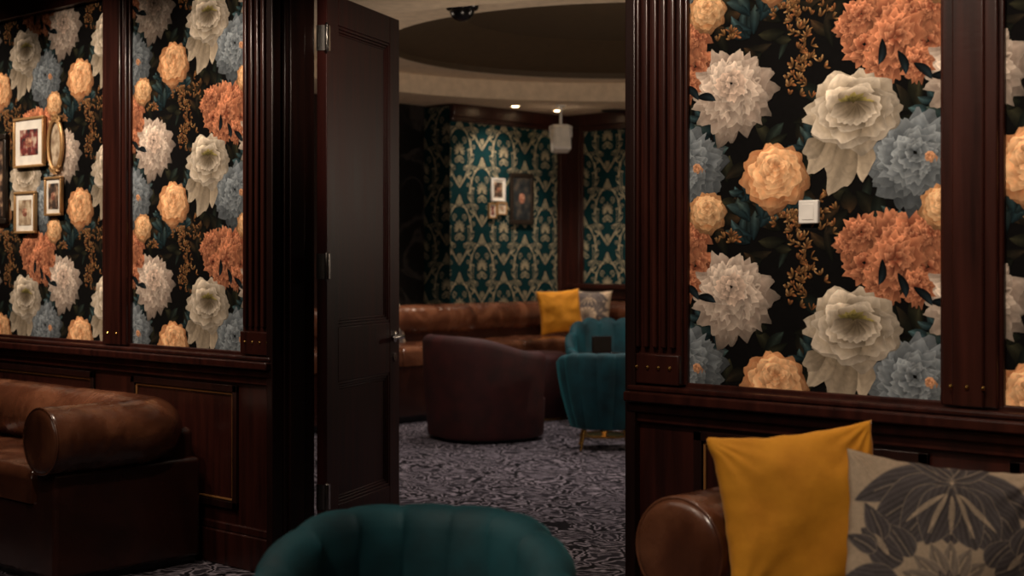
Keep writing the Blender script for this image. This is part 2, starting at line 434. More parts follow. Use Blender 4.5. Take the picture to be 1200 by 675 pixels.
def floral_panel(name, x0, x1, z0, z1, parent):
    V = []; F = []; C = []; off = 0
    k0 = math.floor((x0 - .8 + 2.457) / TW); k1 = math.ceil((x1 + .8 + 2.457) / TW)
    m0 = math.floor((z0 - 1.6 - .7) / TH_); m1 = math.ceil((z1 - 1.6 + .7) / TH_)
    for k in range(k0, k1 + 1):
        for m in range(m0, m1 + 1):
            X = tV[:, 0] - 2.457 + k * TW; Z = tV[:, 1] + 1.60 + m * TH_
            if X.max() < x0 or X.min() > x1 or Z.max() < z0 or Z.min() > z1: continue
            P = np.stack([X, -0.002 - tV[:, 2], Z], 1)
            inside = (X > x0) & (X < x1) & (Z > z0) & (Z < z1)
            keep = inside[tF].any(axis=1)
            V.append(P); C.append(tC); F.append(tF[keep] + off); off += len(P)
    V = np.concatenate(V); C = np.concatenate(C); F = np.concatenate(F)
    used = np.unique(F); mp = -np.ones(len(V), int); mp[used] = np.arange(len(used))
    V = V[used]; C = C[used]; F = mp[F]
    V[:, 0] = np.clip(V[:, 0], x0, x1); V[:, 2] = np.clip(V[:, 2], z0, z1)
    bgc = lin(10, 9, 9)
    nb = len(V)
    V = np.concatenate([V, np.array([[x0, -.002, z0], [x1, -.002, z0], [x1, -.002, z1], [x0, -.002, z1]])])
    C = np.concatenate([C, np.array([bgc] * 4)])
    me = bpy.data.meshes.new(name)
    me.from_pydata(V.tolist(), [], F.tolist() + [[nb, nb + 1, nb + 2, nb + 3]])
    me.materials.append(PAPER)
    ca = me.color_attributes.new("Col", 'FLOAT_COLOR', 'POINT')
    ca.data.foreach_set("color", C.astype(np.float32).ravel())
    o = bpy.data.objects.new(name, me); COL.objects.link(o); o.parent = parent
    return o
WP = empty("floral_wallpaper")
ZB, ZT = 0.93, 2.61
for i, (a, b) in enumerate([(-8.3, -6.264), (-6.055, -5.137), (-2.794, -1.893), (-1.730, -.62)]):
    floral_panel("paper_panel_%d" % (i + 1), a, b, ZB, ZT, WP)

# ------------------------------------------------------------------ joinery on near face
def pilaster(mb, x0, x1, flutes, side=0):
    mb.box(x0, x1, -.035, 0, 0.93, 2.62)
    if flutes:
        wd = x1 - x0; e = .03
        nf = flutes
        step = (wd - 2 * e) / nf
        for i in range(nf + 1):
            xx = x0 + e + i * step
            mb.box(xx - step * .28, xx + step * .28, -.05, -.03, 1.05, 2.62)
        mb.box(x0, x1, -.05, -.03, .93, 1.03)
    else:
        mb.box(x0 + .035, x1 - .035, -.045, -.03, .93, 2.62)
    mb.box(x0 - .012, x0 + .012, -.02, 0, .93, 2.62)
    mb.box(x1 - .012, x1 + .012, -.02, 0, .93, 2.62)
pm = MB()
pilaster(pm, -8.5, -8.3, 0); pilaster(pm, -6.264, -6.055, 0); pilaster(pm, -5.137, DL, 4)
pilaster(pm, DR, -2.794, 4); pilaster(pm, -1.893, -1.730, 0); pilaster(pm, -.62, -.45, 0)
for s0, s1 in ((XL, DL), (DR, XR)):
    pm.box(s0, s1, -.05, 0, 2.61, 2.72); pm.box(s0, s1, -.09, 0, 2.72, 2.82); pm.box(s0, s1, -.13, 0, 2.82, 2.9)
pm.box(DL, DR, -.05, 0, 2.56, 2.9)
pm.box(XL, -5.137, -.018, 0, .918, .94); pm.box(-2.794, XR, -.018, 0, .918, .94)
pm.build("trim_2", [WOOD], bevel=.005)
sm = MB()
def glint_bead(x, z, y=-.052):  # bead standing in for a specular glint at the pilaster foot
    sm.lathe([(.001, -.003), (.005, -.002), (.007, 0), (.004, .004), (.001, .005)], (x, y, z), 10, 0, Matrix.Rotation(math.pi / 2, 4, 'X'))
for x in np.linspace(-2.965, -2.83, 4): glint_bead(x, .985)
for x in np.linspace(-5.10, -4.945, 4): glint_bead(x, .985)
for x in np.linspace(-1.86, -1.765, 3): glint_bead(x, .985, -.047)
for x in (-6.2, -6.12): glint_bead(x, .985, -.047)
sm.build("glint_beads", [BRASS])
wm = MB()
for s0, s1 in ((XL, DL), (DR, XR)):
    wm.box(s0, s1, -.03, 0, 0, .86)
    wm.box(s0, s1, -.06, 0, .835, .87); wm.box(s0, s1, -.085, 0, .87, .905); wm.box(s0, s1, -.065, 0, .905, .925)
    wm.box(s0, s1, -.045, 0, .80, .84)
wm.build("trim_4", [WOOD], bevel=.007)
bm_ = MB()
for s0, s1 in ((XL, DL), (DR, XR)):
    bm_.box(s0, s1, -.055, 0, 0, .15); bm_.box(s0, s1, -.045, 0, .15, .185)
bm_.build("baseboard_middle", [WOOD], bevel=.006)
gm = MB()
def panel_frame(x0, x1, z0, z1):
    t = .03
    for (a, b, c, d) in ((x0, x1, z1 - t, z1), (x0, x1, z0, z0 + t), (x0, x0 + t, z0, z1), (x1 - t, x1, z0, z1)):
        gm.box(a, b, -.045, -.03, c, d, 0)
    q = .008; i = t + .004
    for (a, b, c, d) in ((x0 + i, x1 - i, z1 - i - q, z1 - i), (x0 + i, x1 - i, z0 + i, z0 + i + q), (x0 + i, x0 + i + q, z0 + i, z1 - i), (x1 - i - q, x1 - i, z0 + i, z1 - i)):
        gm.box(a, b, -.038, -.03, c, d, 1)
panel_frame(-8.2, -6.33, .25, .79); panel_frame(-6.0, -5.17, .25, .79)
panel_frame(-2.74, -1.93, .25, .79); panel_frame(-1.69, -.65, .25, .79)
gm.build("trim_5", [WOODD, GOLDLINE], bevel=.0015)
jm = MB()
jm.box(DL - .001, DL + .02, .0, WT, 0, 2.56); jm.box(DR - .02, DR + .001, 0, WT, 0, 2.56); jm.box(DL, DR, 0, WT, 2.54, 2.57)
jm.box(DL + .02, DL + .035, .02, .10, 0, 2.54); jm.box(DR - .035, DR - .02, .02, .10, 0, 2.54)
jm.box(DL - .12, DL, WT, WT + .02, 0, 2.62); jm.box(DR, DR + .12, WT, WT + .02, 0, 2.62); jm.box(DL - .12, DR + .12, WT, WT + .02, 2.56, 2.66)
jm.box(DL - .03, DL + .012, -.058, .0, 0, 2.56); jm.box(DR - .012, DR + .03, -.058, 0, 0, 2.56)
jm.build("trim_6", [WOODD], bevel=.004)

# ------------------------------------------------------------------ door leaf
door = empty("door_1", (DL + .03, WT + .035, 0))
dx, dy = -.411, .911
door.rotation_euler = (0, 0, math.atan2(dy, dx))
W_, H_ = .80, 2.50
d = MB()
T = .024
st_ = .115
d.box(0, st_, -T, T, .01, H_); d.box(W_ - st_, W_, -T, T, .01, H_)
d.box(st_, W_ - st_, -T, T, .01, .26); d.box(st_, W_ - st_, -T, T, .80, 1.04); d.box(st_, W_ - st_, -T, T, H_ - .13, H_)
d.box(st_ - .01, W_ - st_ + .01, -.006, .006, .2, H_ - .1)
for z0, z1 in ((.26, .80), (1.04, H_ - .13)):
    for sgn in (-1, 1):
        for t0, t1, h in ((0, .014, .021), (.014, .026, .015), (.026, .036, .010)):
            a, b_, c, e_ = st_ + t0, W_ - st_ - t0, z0 + t0, z1 - t0
            tt = t1 - t0
            y0, y1 = (0, sgn * h)
            d.box(a, b_, y0, y1, c, c + tt); d.box(a, b_, y0, y1, e_ - tt, e_); d.box(a, a + tt, y0, y1, c, e_); d.box(b_ - tt, b_, y0, y1, c, e_)
d.build("leaf", [DOORW], parent=door, bevel=.003)
hd = MB()
for z in (.31, 1.31, 2.30):
    hd.tube([(-.012, -T - .006, z - .055), (-.012, -T - .006, z + .055)], .009, 12)
    hd.lathe([(.001, -.066), (.007, -.06), (.009, -.055), (.009, .055), (.007, .06), (.001, .066)], (-.012, -T - .006, z), 12)
    hd.box(-.004, .0, -T, T, z - .055, z + .055); hd.box(-.012, .03, -T - .003, -T, z - .055, z + .055)
hd.build("hinges", [STEEL], parent=door)
hn = MB()
for sg in (-1, 1):
    M = Matrix.Rotation(math.pi / 2 * sg, 4, 'X')
    hn.lathe([(.001, -.0), (.027, .0), (.027, .006), (.022, .01), (.011, .011), (.011, .045), (.001, .046)], (W_ - .06, -sg * T, .97), 20, 0, M)
    hn.tube([(W_ - .06, -sg * (T + .042), .97), (W_ - .09, -sg * (T + .046), .972), (W_ - .14, -sg * (T + .046), .97), (W_ - .175, -sg * (T + .04), .966)], [.012, .011, .010, .009], 12)
    hn.lathe([(.001, 0), (.02, 0), (.02, .006), (.001, .007)], (W_ - .06, -sg * T, .87), 20, 0, M)
hn.build("lever_handle", [STEEL], parent=door)

# ------------------------------------------------------------------ picture frames
def art_mat(name, a, b, c, sc=22):
    return ramp_mat(name, [(.35, a), (.5, b), (.66, c)], sc, .6, detail=3)
ART1 = art_mat("art_print_red", lin(30, 20, 20), lin(120, 40, 36), lin(190, 170, 150))
ART2 = art_mat("art_print_portrait", lin(24, 22, 22), lin(84, 62, 48), lin(180, 150, 120))
ART3 = art_mat("art_print_sepia", lin(120, 96, 74), lin(170, 150, 124), lin(205, 190, 165))
def picture(name, w_, h_, bw, mw, fm, am, loc, rotz=0, dark=False):
    e = empty(name, loc, rotz)
    m = MB()
    D = .022
    for (a, b, c, dd) in ((-w_/2, w_/2, h_/2 - bw, h_/2), (-w_/2, w_/2, -h_/2, -h_/2 + bw), (-w_/2, -w_/2 + bw, -h_/2 + bw, h_/2 - bw), (w_/2 - bw, w_/2, -h_/2 + bw, h_/2 - bw)):
        m.box(a, b, -D, 0, c, dd)
    i = bw * .75
    m.build("frame", [fm], parent=e, bevel=.004)
    k = MB(); k.box(-w_/2 + i, w_/2 - i, -.012, -.002, -h_/2 + i, h_/2 - i)
    k.build("mount", [MATB if not dark else FRAMEDARK], parent=e, smooth=False)
    p = MB(); j = bw + mw
    p.box(-w_/2 + j, w_/2 - j, -.0145, -.012, -h_/2 + j, h_/2 - j)
    p.build("print", [am], parent=e, smooth=False)
    f = MB(); f.lathe([(.001, -h_*.10), (w_*.09, -h_*.08), (w_*.12, 0), (w_*.10, h_*.08), (w_*.04, h_*.1), (.001, h_*.1)], (0, -.0145, 0), 14, 0, Matrix.Scale(.08, 4, (0, 1, 0)))
    f.build("figure", [art_mat(name + "_figure", lin(90, 60, 50), lin(150, 90, 70), lin(190, 160, 130), 60)], parent=e)
    return e
YF = -.010
picture("picture_frame", .31, .262, .014, .05, GOLD, ART1, (-6.99, YF, 1.95))
picture("picture_frame", .165, .20, .013, .022, GOLD, ART2, (-6.743, YF, 1.662))
picture("picture_frame", .215, .22, .014, .03, GOLD, ART3, (-7.03, YF, 1.585))
picture("picture_frame", .25, .48, .03, .01, FRAMEDARK, ART2, (-7.35, YF, 1.77), dark=True)
om = empty("oval_mirror", (-6.725, YF, 1.925))
m = MB()
pth = [(.07 * math.cos(a), -.012, .13 * math.sin(a)) for a in np.linspace(0, 2 * math.pi, 41)]
m.tube(pth, .009, 10, up=(0, 1, 0)); m.tube([(p[0] * .83, -.016, p[2] * .9) for p in pth], .004, 8, up=(0, 1, 0))
for sgn in (-1, 1):
    for q in range(5):
        a = math.pi / 2 * sgn + (q - 2) * .3
        m.tube([(.07 * math.cos(a), -.012, .13 * math.sin(a)), (.088 * math.cos(a), -.016, .145 * math.sin(a)), (.09 * math.cos(a + .2), -.014, .155 * math.sin(a + .2))], [.008, .006, .003], 8, up=(0, 1, 0))
m.build("frame", [GOLD], parent=om)
MB().lathe([(.066, 0), (.066, .006)], (0, -.0, 0), 36, 0, Matrix.Scale(1.85, 4, (0, 0, 1)) @ Matrix.Rotation(math.pi / 2, 4, 'X')).build("glass", [ART3], parent=om)

ts = empty("wall_switch", (-2.336, YF + .004, 1.484))
MB().box(-.034, .034, -.010, .006, -.036, .036).build("plate", [WHITE], parent=ts, bevel=.004, seg=3)
MB().box(-.020, .020, -.0115, -.009, -.024, .024).build("rocker", [WHITE], parent=ts, bevel=.001)

# ------------------------------------------------------------------ roll-arm leather benches
def arc_path(pts, rad, seg=10):
    P = [Vector(p) for p in pts]; out = [P[0]]
    for i in range(1, len(P) - 1):
        a = (P[i - 1] - P[i]).normalized(); b = (P[i + 1] - P[i]).normalized()
        p0 = P[i] + a * rad; p1 = P[i] + b * rad
        for k in range(seg + 1):
            t = k / seg
            out.append(p0 * (1 - t) ** 2 + P[i] * 2 * t * (1 - t) + p1 * t * t)
    out.append(P[-1])
    res = []
    for i in range(len(out) - 1):
        L = (out[i + 1] - out[i]).length; k = max(1, int(L / .015))
        for j in range(k): res.append(out[i].lerp(out[i + 1], j / k))
    res.append(out[-1])
    return res
def roll(e, pts, r, corner=.17, name="roll"):
    path = arc_path(pts, corner)
    rad = []
    for i, p in enumerate(path):
        rad.append(r * (1 + .018 * mnoise.noise(Vector((p.x * 7, p.y * 7, p.z))) + .018 * mnoise.noise(Vector((p.x * 28, p.y * 28, 3)))))
    t = (path[-1] - path[-2]).normalized()
    nb = len(path)
    for dlt, k in ((.010, .985), (.019, .95), (.026, .89), (.031, .8), (.034, .6), (.036, .3), (.037, .02)):
        path.append(Vector(pts[-1]) + t * dlt); rad.append(r * k)
    m = MB(); m.tube(path, rad, 48)
    for i in range(nb):
        for j in range(48):
            x, y, z = m.v[i * 48 + j]; c = path[i]
            q = mnoise.noise(Vector((x * 16, y * 16, z * 5)))
            cr = -max(0, .12 - abs(q)) / .12 * .005
            vv = Vector((x, y, z)) - c; L = vv.length
            if L > 1e-6:
                vv = c + vv * ((L + cr) / L); m.v[i * 48 + j] = tuple(vv)
    s1 = t.cross(Vector((0, 0, 1))).normalized(); s2 = Vector((0, 0, 1)); c = Vector(pts[-1]) + t * .016
    ringp = [c + (s1 * math.cos(a) + s2 * math.sin(a)) * r * .975 for a in np.linspace(0, 2 * math.pi, 33)]
    m.tube(ringp, .005, 8, up=tuple(t))
    return m.build(name, [LEATHER], parent=e, angle=80)

def seat_cushion(e, x0, x1, y0, y1, z0, z1, n, along='x', name="seat_cushion"):
    for i in range(n):
        m = MB()
        nx, ny = 40, 26
        if along == 'x':
            a0 = x0 + (x1 - x0) * i / n + .004; a1 = x0 + (x1 - x0) * (i + 1) / n - .004; b0, b1 = y0, y1
        else:
            a0, a1 = x0, x1; b0 = y0 + (y1 - y0) * i / n + .004; b1 = y0 + (y1 - y0) * (i + 1) / n - .004
        cx, cy, hx, hy = (a0 + a1) / 2, (b0 + b1) / 2, (a1 - a0) / 2, (b1 - b0) / 2
        er = .045
        vs = []; fs = []
        def co(t):
            return math.sin(t * math.pi / 2)
        for iy in range(ny + 1):
            for ix in range(nx + 1):
                u = co(-1 + 2 * ix / nx); v = co(-1 + 2 * iy / ny)
                dd = min(hx * (1 - abs(u)), hy * (1 - abs(v)))
                k = min(1, dd / er); z = z1 - er + er * math.sqrt(max(0, 1 - (1 - k) ** 2))
                z += .012 * (1 - u ** 4) * (1 - v ** 4) + .010 * k * mnoise.noise(Vector((u * hx * 9, v * hy * 9, i)))
                vs.append((cx + u * hx, cy + v * hy, z))
        for iy in range(ny):
            for ix in range(nx):
                a = iy * (nx + 1) + ix
                fs.append((a, a + 1, a + nx + 2, a + nx + 1))
        loop = [ix for ix in range(nx + 1)] + [iy * (nx + 1) + nx for iy in range(1, ny + 1)] + [ny * (nx + 1) + ix for ix in range(nx - 1, -1, -1)] + [iy * (nx + 1) for iy in range(ny - 1, 0, -1)]
        base = len(vs)
        for q in loop: vs.append((vs[q][0], vs[q][1], z0))
        K = len(loop)
        for q in range(K): fs.append((loop[q], loop[(q + 1) % K], base + (q + 1) % K, base + q))
        fs.append(tuple(base + q for q in range(K)))
        m.add(vs, fs)
        m.build("%s_%d" % (name, i + 1), [LEATHER], parent=e, recalc=True, angle=75)

SR = .138
so = empty("leather_sofa", (0, 0, 0))
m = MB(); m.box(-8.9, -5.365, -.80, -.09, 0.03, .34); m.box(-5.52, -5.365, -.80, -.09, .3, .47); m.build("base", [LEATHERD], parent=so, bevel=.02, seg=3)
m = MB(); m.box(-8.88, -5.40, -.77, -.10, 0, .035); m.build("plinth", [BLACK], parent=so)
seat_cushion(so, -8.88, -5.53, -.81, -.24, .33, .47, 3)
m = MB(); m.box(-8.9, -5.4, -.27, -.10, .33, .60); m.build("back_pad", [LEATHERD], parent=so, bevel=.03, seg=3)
roll(so, [(-8.9, -.24, .60), (-5.41, -.24, .60), (-5.41, -.82, .60)], SR, corner=.2)
so2 = empty("leather_sofa", (0, 0, 0))
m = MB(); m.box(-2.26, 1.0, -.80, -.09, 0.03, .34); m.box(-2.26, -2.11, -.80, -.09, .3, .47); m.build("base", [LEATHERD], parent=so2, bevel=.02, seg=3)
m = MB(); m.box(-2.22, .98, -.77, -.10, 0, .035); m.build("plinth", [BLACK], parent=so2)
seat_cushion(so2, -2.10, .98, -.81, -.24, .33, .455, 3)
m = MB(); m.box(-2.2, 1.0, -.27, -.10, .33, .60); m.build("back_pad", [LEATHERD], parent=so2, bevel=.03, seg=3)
roll(so2, [(1.0, -.24, .595), (-2.215, -.24, .595), (-2.215, -.82, .595)], SR, corner=.2)

be = empty("corner_bench", (0, 0, 0))
BD = .86
m = MB(); m.box(AX + .05, AX + BD, 1.2, BY - .09, .05, .48); m.box(AX + .05, -4.2, BY - BD, BY - .09, .05, .48); m.build("base", [LEATHERD], parent=be, bevel=.015)
m = MB(); m.box(AX + .06, AX + BD - .05, 1.25, BY - .1, 0, .06); m.box(AX + .06, -4.25, BY - BD + .05, BY - .1, 0, .06); m.build("plinth", [BLACK], parent=be)
seat_cushion(be, AX + .30, AX + BD + .01, 1.25, BY - BD, .47, .62, 7, 'y')
seat_cushion(be, AX + .30, -4.2, BY - BD - .01, BY - .30, .47, .62, 6, 'x', "seat_pad")
m = MB(); m.box(AX + .055, AX + .28, 1.2, BY - .09, .45, .80); m.box(AX + .06, -4.2, BY - .3, BY - .09, .45, .80); m.build("back_pad", [LEATHERD], parent=be, bevel=.03, seg=3)
roll(be, [(-4.2, BY - .23, .80), (AX + .19, BY - .23, .80), (AX + .19, 1.2, .80)], .14, corner=.15)

# ------------------------------------------------------------------ tub chairs
def tub_chair(name, loc, backdir, r, hb, ha, seat, th, nch, mat, legs=True, taper=.8, sq=2.0, amp=.012, topamp=1.2, legm=None, span=2.25, yscale=1.0, exp=.55):
    e = empty(name, (loc[0], loc[1], 0), math.atan2(-backdir[0], backdir[1]))
    lz = .16 if legs else .03
    NPH = 260
    m = MB(); vs = []; fs = []
    for i in range(NPH + 1):
        ph = -span + 2 * span * i / NPH
        ca = math.cos(ph)
        tt = max(0, min(1, (ca + .55) / 1.45)); sm_ = tt * tt * (3 - 2 * tt)
        h = ha + (hb - ha) * sm_
        chn = abs(math.sin(nch * ph / (2 * span) * math.pi + math.pi * nch / 2)) ** exp if nch else 0
        h2 = h + (amp * topamp * (chn - .5) if nch else 0)
        k = 1.0 / ((abs(math.cos(ph)) ** sq + abs(math.sin(ph)) ** sq) ** (1 / sq))
        prof = []
        def ro(z):
            f = (z - lz) / (hb - lz)
            return r * k * (taper + (1 - taper) * math.sin(min(1, max(0, f)) * math.pi / 2)) + amp * (chn - 1)
        for q in range(9):
            z = lz + (h2 - th / 2 - lz) * q / 8
            prof.append((ro(z), z))
        rt = ro(h2)
        for q in range(1, 8):
            a = math.pi * q / 8
            prof.append((rt - th / 2 + th / 2 * math.cos(a), h2 - th / 2 + th / 2 * math.sin(a)))
        for q in range(7):
            z = h2 - th / 2 + (seat - .08 - (h2 - th / 2)) * q / 6
            prof.append((ro(z) - th + (0 if not nch else -amp * 1.5 * (chn - .5)) * (1 if q else .4), z))
        for (rr, z) in prof:
            vs.append((-math.sin(ph) * rr, math.cos(ph) * rr * yscale, z))
    npf = len(prof)
    for i in range(NPH):
        for j in range(npf - 1):
            a = i * npf + j
            fs.append((a, a + 1, a + npf + 1, a + npf))
        fs.append((i * npf + npf - 1, i * npf, (i + 1) * npf, (i + 1) * npf + npf - 1))
    fs.append(tuple(range(npf))); fs.append(tuple(NPH * npf + j for j in range(npf - 1, -1, -1)))
    m.add(vs, fs); m.build("shell", [mat], parent=e, angle=60)
    ri = r * (taper + .1) - th * .55
    b = MB()
    rb = r * taper - .008
    b.lathe([(rb * .9, lz - .01), (rb, lz), (rb * 1.02, lz + .03), (rb * 1.04, seat - .13), (rb * 1.0, seat - .11)], n=64, sq=sq); b.build("seat_base", [mat], parent=e, angle=40)
    b = MB(); b.lathe([(ri * .9, seat - .115), (ri * 1.0, seat - .10), (ri * 1.03, seat - .05), (ri * 1.0, seat - .015), (ri * .92, seat), (ri * .5, seat + .012), (.01, seat + .015)], n=64, sq=sq); b.build("seat_cushion", [mat], parent=e, angle=60)
    if legs:
        g = MB()
        for sx in (-1, 1):
            for sy in (-1, 1):
                g.tube([(sx * rb * .58, sy * rb * .58, lz + .005), (sx * rb * .74, sy * rb * .74, 0)], [.014, .009], 12)
        g.build("legs", [legm or BRASS], parent=e)
    else:
        g = MB(); g.lathe([(rb * .85, 0), (rb * .85, .035)], n=48, sq=sq); g.build("plinth", [BLACK], parent=e)
    return e

tub_chair("teal_tub_chair", CW(-.213, 3.02), (-.62, .78), .360, .778, .62, .44, .10, 11, TEAL, amp=.015, topamp=.3, taper=.84, exp=.4)
tub_chair("teal_tub_chair", CW(.655, 10.3), (.66, -.75), .345, .69, .60, .44, .07, 11, TEAL, amp=.014, topamp=.6, taper=.70)
tub_chair("teal_tub_chair", CW(.76, 11.75), (-.60, .80), .34, .84, .60, .46, .07, 9, TEAL, amp=.024, topamp=1.5, taper=.75)
tub_chair("burgundy_tub_chair", CW(-.20, 10.9), (-.25, -.97), .45, .78, .66, .43, .12, 0, BURG, legs=False, taper=.90, sq=2.7)
ot = empty("velvet_ottoman", CW(.22, 12.25) + (0,))
m = MB(); m.lathe([(.24, .02), (.26, .04), (.27, .3), (.27, .5), (.255, .54), (.2, .56), (.01, .57)], n=48); m.build("drum", [BURG], parent=ot, angle=50)
m = MB(); m.lathe([(.22, 0), (.22, .03)], n=40); m.build("plinth", [BRASS], parent=ot)
m = MB(); m.tube([(.265 * math.cos(a), .265 * math.sin(a), .47) for a in np.linspace(0, 2 * math.pi, 49)], .006, 8); m.build("piping", [BURG], parent=ot)
tb = empty("side_table", CW(.70, 11.02) + (0,))
m = MB(); m.lathe([(.19, 0), (.19, .012), (.17, .02), (.03, .03), (.02, .06), (.02, .56), (.05, .585), (.05, .595)], n=40); m.build("pedestal", [BRASS], parent=tb)
m = MB(); m.lathe([(.2, .593), (.23, .597), (.235, .61), (.23, .622), (.01, .623)], n=48); m.build("top", [WOODD], parent=tb, angle=50)
mh = empty("menu_holder", CW(.68, 11.0) + (.623,), TH)
m = MB(); m.box(-.075, .075, -.03, .03, 0, .012); m.box(-.075, .075, -.006, .006, .01, .135); m.build("stand", [WOODD], parent=mh, bevel=.002)
m = MB(); m.box(-.065, .065, -.009, -.006, .02, .125); m.build("card", [FRAMEDARK], parent=mh)

# ------------------------------------------------------------------ cushions
def damask_shapes():
    s = []
    def P(cx, cy, a, L, W, t=0, cv=0): s.append((cx, cy, math.radians(a), L, W, t, cv))
    def mir(cx, cy, a, L, W, t=0, cv=0):
        P(cx, cy, a, L, W, t, cv); P(-cx, cy, 180 - a, L, W, t, -cv)
    mir(.0, .86, -4, 1.0, .18, 0, -.9); mir(.0, .78, -22, .95, .25, 0, -.6); mir(.0, .74, -46, .80, .26, 0, -.2)
    P(0, .80, -90, .66, .24, 0); mir(.02, .78, -70, .70, .22, 0)
    mir(.0, .84, 20, .55, .08, 0, .4); mir(.0, .86, 50, .30, .08, 0)
    mir(.06, .70, -36, .55, .025, 1, -.3); mir(.04, .70, -62, .5, .025, 1, -.2); P(0, .68, -90, .42, .03, 1)
    for k in range(13):
        P(0, -.30, 90 + (k - 6) * 25, .50, .11, 1)
    for k in range(11):
        P(0, -.30, 90 + (k - 5) * 32.7, .22, .05, 0)
    mir(.40, -.02, 64, .40, .14, 0, -.8); mir(.48, -.08, 20, .5, .17, 0, .8); mir(.50, -.24, -15, .5, .18, 0, .6)
    mir(.48, -.42, -45, .5, .18, 0, .5); mir(.34, -.68, -30, .55, .14, 0, .6); mir(.10, -.84, -20, .45, .10, 0, .8)
    P(0, -.78, -90, .22, .10, 0); mir(.70, .12, 80, .38, .12, 0, -.8); mir(.75, .0, 30, .3, .09, 0)
    mir(.62, -.02, 50, .25, .03, 1); mir(.6, -.30, -20, .3, .03, 1)
    return s
DS = damask_shapes()
CR = np.array(lin(204, 182, 156)); GR = np.array(lin(92, 86, 86)); GM = np.array(lin(154, 140, 126))
def damask_cols(U, V_):
    C = np.tile(CR, (len(U), 1))
    for (cx, cy, a, L, W, t, cv) in DS:
        du, dv = U - cx, V_ - cy
        p = du * math.cos(a) + dv * math.sin(a); q = -du * math.sin(a) + dv * math.cos(a)
        tt = np.clip(p / L, 0, 1)
        q = q - cv * L * .35 * tt ** 2
        w_ = W * np.sin(np.pi * tt ** .8) ** .75 + 1e-6
        rel = np.abs(q) / w_
        ins = (p > 0) & (p < L) & (rel < 1)
        bord = ins & ((1 - rel) * w_ < .010)
        core = ins & ~bord
        C[bord] = GM if t == 0 else CR
        base = GR if t == 0 else GM
        stv = 0.5 + 0.5 * np.sin(q[core] * 120 + tt[core] * 4)
        edge = np.clip(1 - rel[core], 0, 1)
        C[core] = base * (0.74 + 0.45 * stv[:, None] * (1 if t == 0 else .5) + .35 * (1 - edge[:, None]))
        vein = core & (rel * w_ < .007) & (tt < .8)
        C[vein] = GM if t == 0 else CR
    return C
def pillow(name, size, T, mat, loc, rz, tilt=0, roll_=0, n=44, damask=False, seed=0, pinch=.075, hz=1.0):
    m = MB()
    for side in (1, -1):
        vs = []; UU = []; VV = []
        for j in range(n + 1):
            for i in range(n + 1):
                u = -1 + 2 * i / n; v = -1 + 2 * j / n
                x = size / 2 * u * (1 - pinch * (1 - v * v)); z = size / 2 * hz * v * (1 - pinch * (1 - u * u))
                e = (max(0, 1 - u * u) * max(0, 1 - v * v))
                y = T / 2 * e ** .42
                ed = min(1, 4 * min(1 - abs(u), 1 - abs(v)))
                cr = math.atan2(1 - abs(v), 1 - abs(u))
                y += ed * .016 * mnoise.noise(Vector((u * 1.8 + seed, v * 1.8, side * 3 + seed))) + ed * (1 - ed * .6) * .014 * math.sin(cr * 16) * (abs(u) * abs(v)) ** 1.5
                wob = .004 * mnoise.noise(Vector((u * 5, v * 5, seed + 7)))
                vs.append((x + wob, -side * y + .012 * mnoise.noise(Vector((u * 1.2, v * 1.2, seed))), z + wob))
                UU.append(u); VV.append(v)
        fs = [(j * (n + 1) + i, j * (n + 1) + i + 1, (j + 1) * (n + 1) + i + 1, (j + 1) * (n + 1) + i) for j in range(n) for i in range(n)]
        m.add(vs, fs, 0, damask_cols(np.array(UU), np.array(VV)).tolist() if damask else None)
    o = m.build(name, [mat], loc=loc, recalc=False, smooth=True, angle=180)
    me = o.data
    bm = bmesh.new(); bm.from_mesh(me); bmesh.ops.remove_doubles(bm, verts=bm.verts, dist=1e-5); bmesh.ops.recalc_face_normals(bm, faces=bm.faces); bm.to_mesh(me); bm.free()
    o.rotation_mode = 'QUATERNION'
    q = Matrix.Rotation(rz, 4, 'Z') @ Matrix.Rotation(tilt, 4, 'X') @ Matrix.Rotation(roll_, 4, 'Y')
    o.rotation_quaternion = q.to_quaternion()
    return o
x_, y_ = CW(.735, 3.66)
pillow("mustard_cushion", .44, .15, YEL, (x_, y_, .695), TH + .12, math.radians(-14), math.radians(-5), n=80, seed=2, hz=1.0)
x_, y_ = CW(.995, 3.36)
pillow("damask_cushion", .47, .15, PRINTCLOTH, (x_, y_, .64), TH - .02, math.radians(-14), math.radians(7), n=300, damask=True, seed=5)
x_, y_ = CW(.45, 13.55)
pillow("mustard_cushion", .42, .14, YEL, (x_, y_, .85), TH + .2, math.radians(-14), math.radians(-4), n=40, seed=3)
x_, y_ = CW(.74, 13.75)
pillow("damask_cushion", .42, .14, PRINTCLOTH, (x_, y_, .84), TH - .5, math.radians(-14), 0, n=90, damask=True, seed=4)
x_, y_ = CW(-1.09, 12.45)
pillow("damask_cushion", .42, .14, PRINTCLOTH, (x_, y_, .79), TH + .9, math.radians(-14), 0, n=90, damask=True, seed=6)

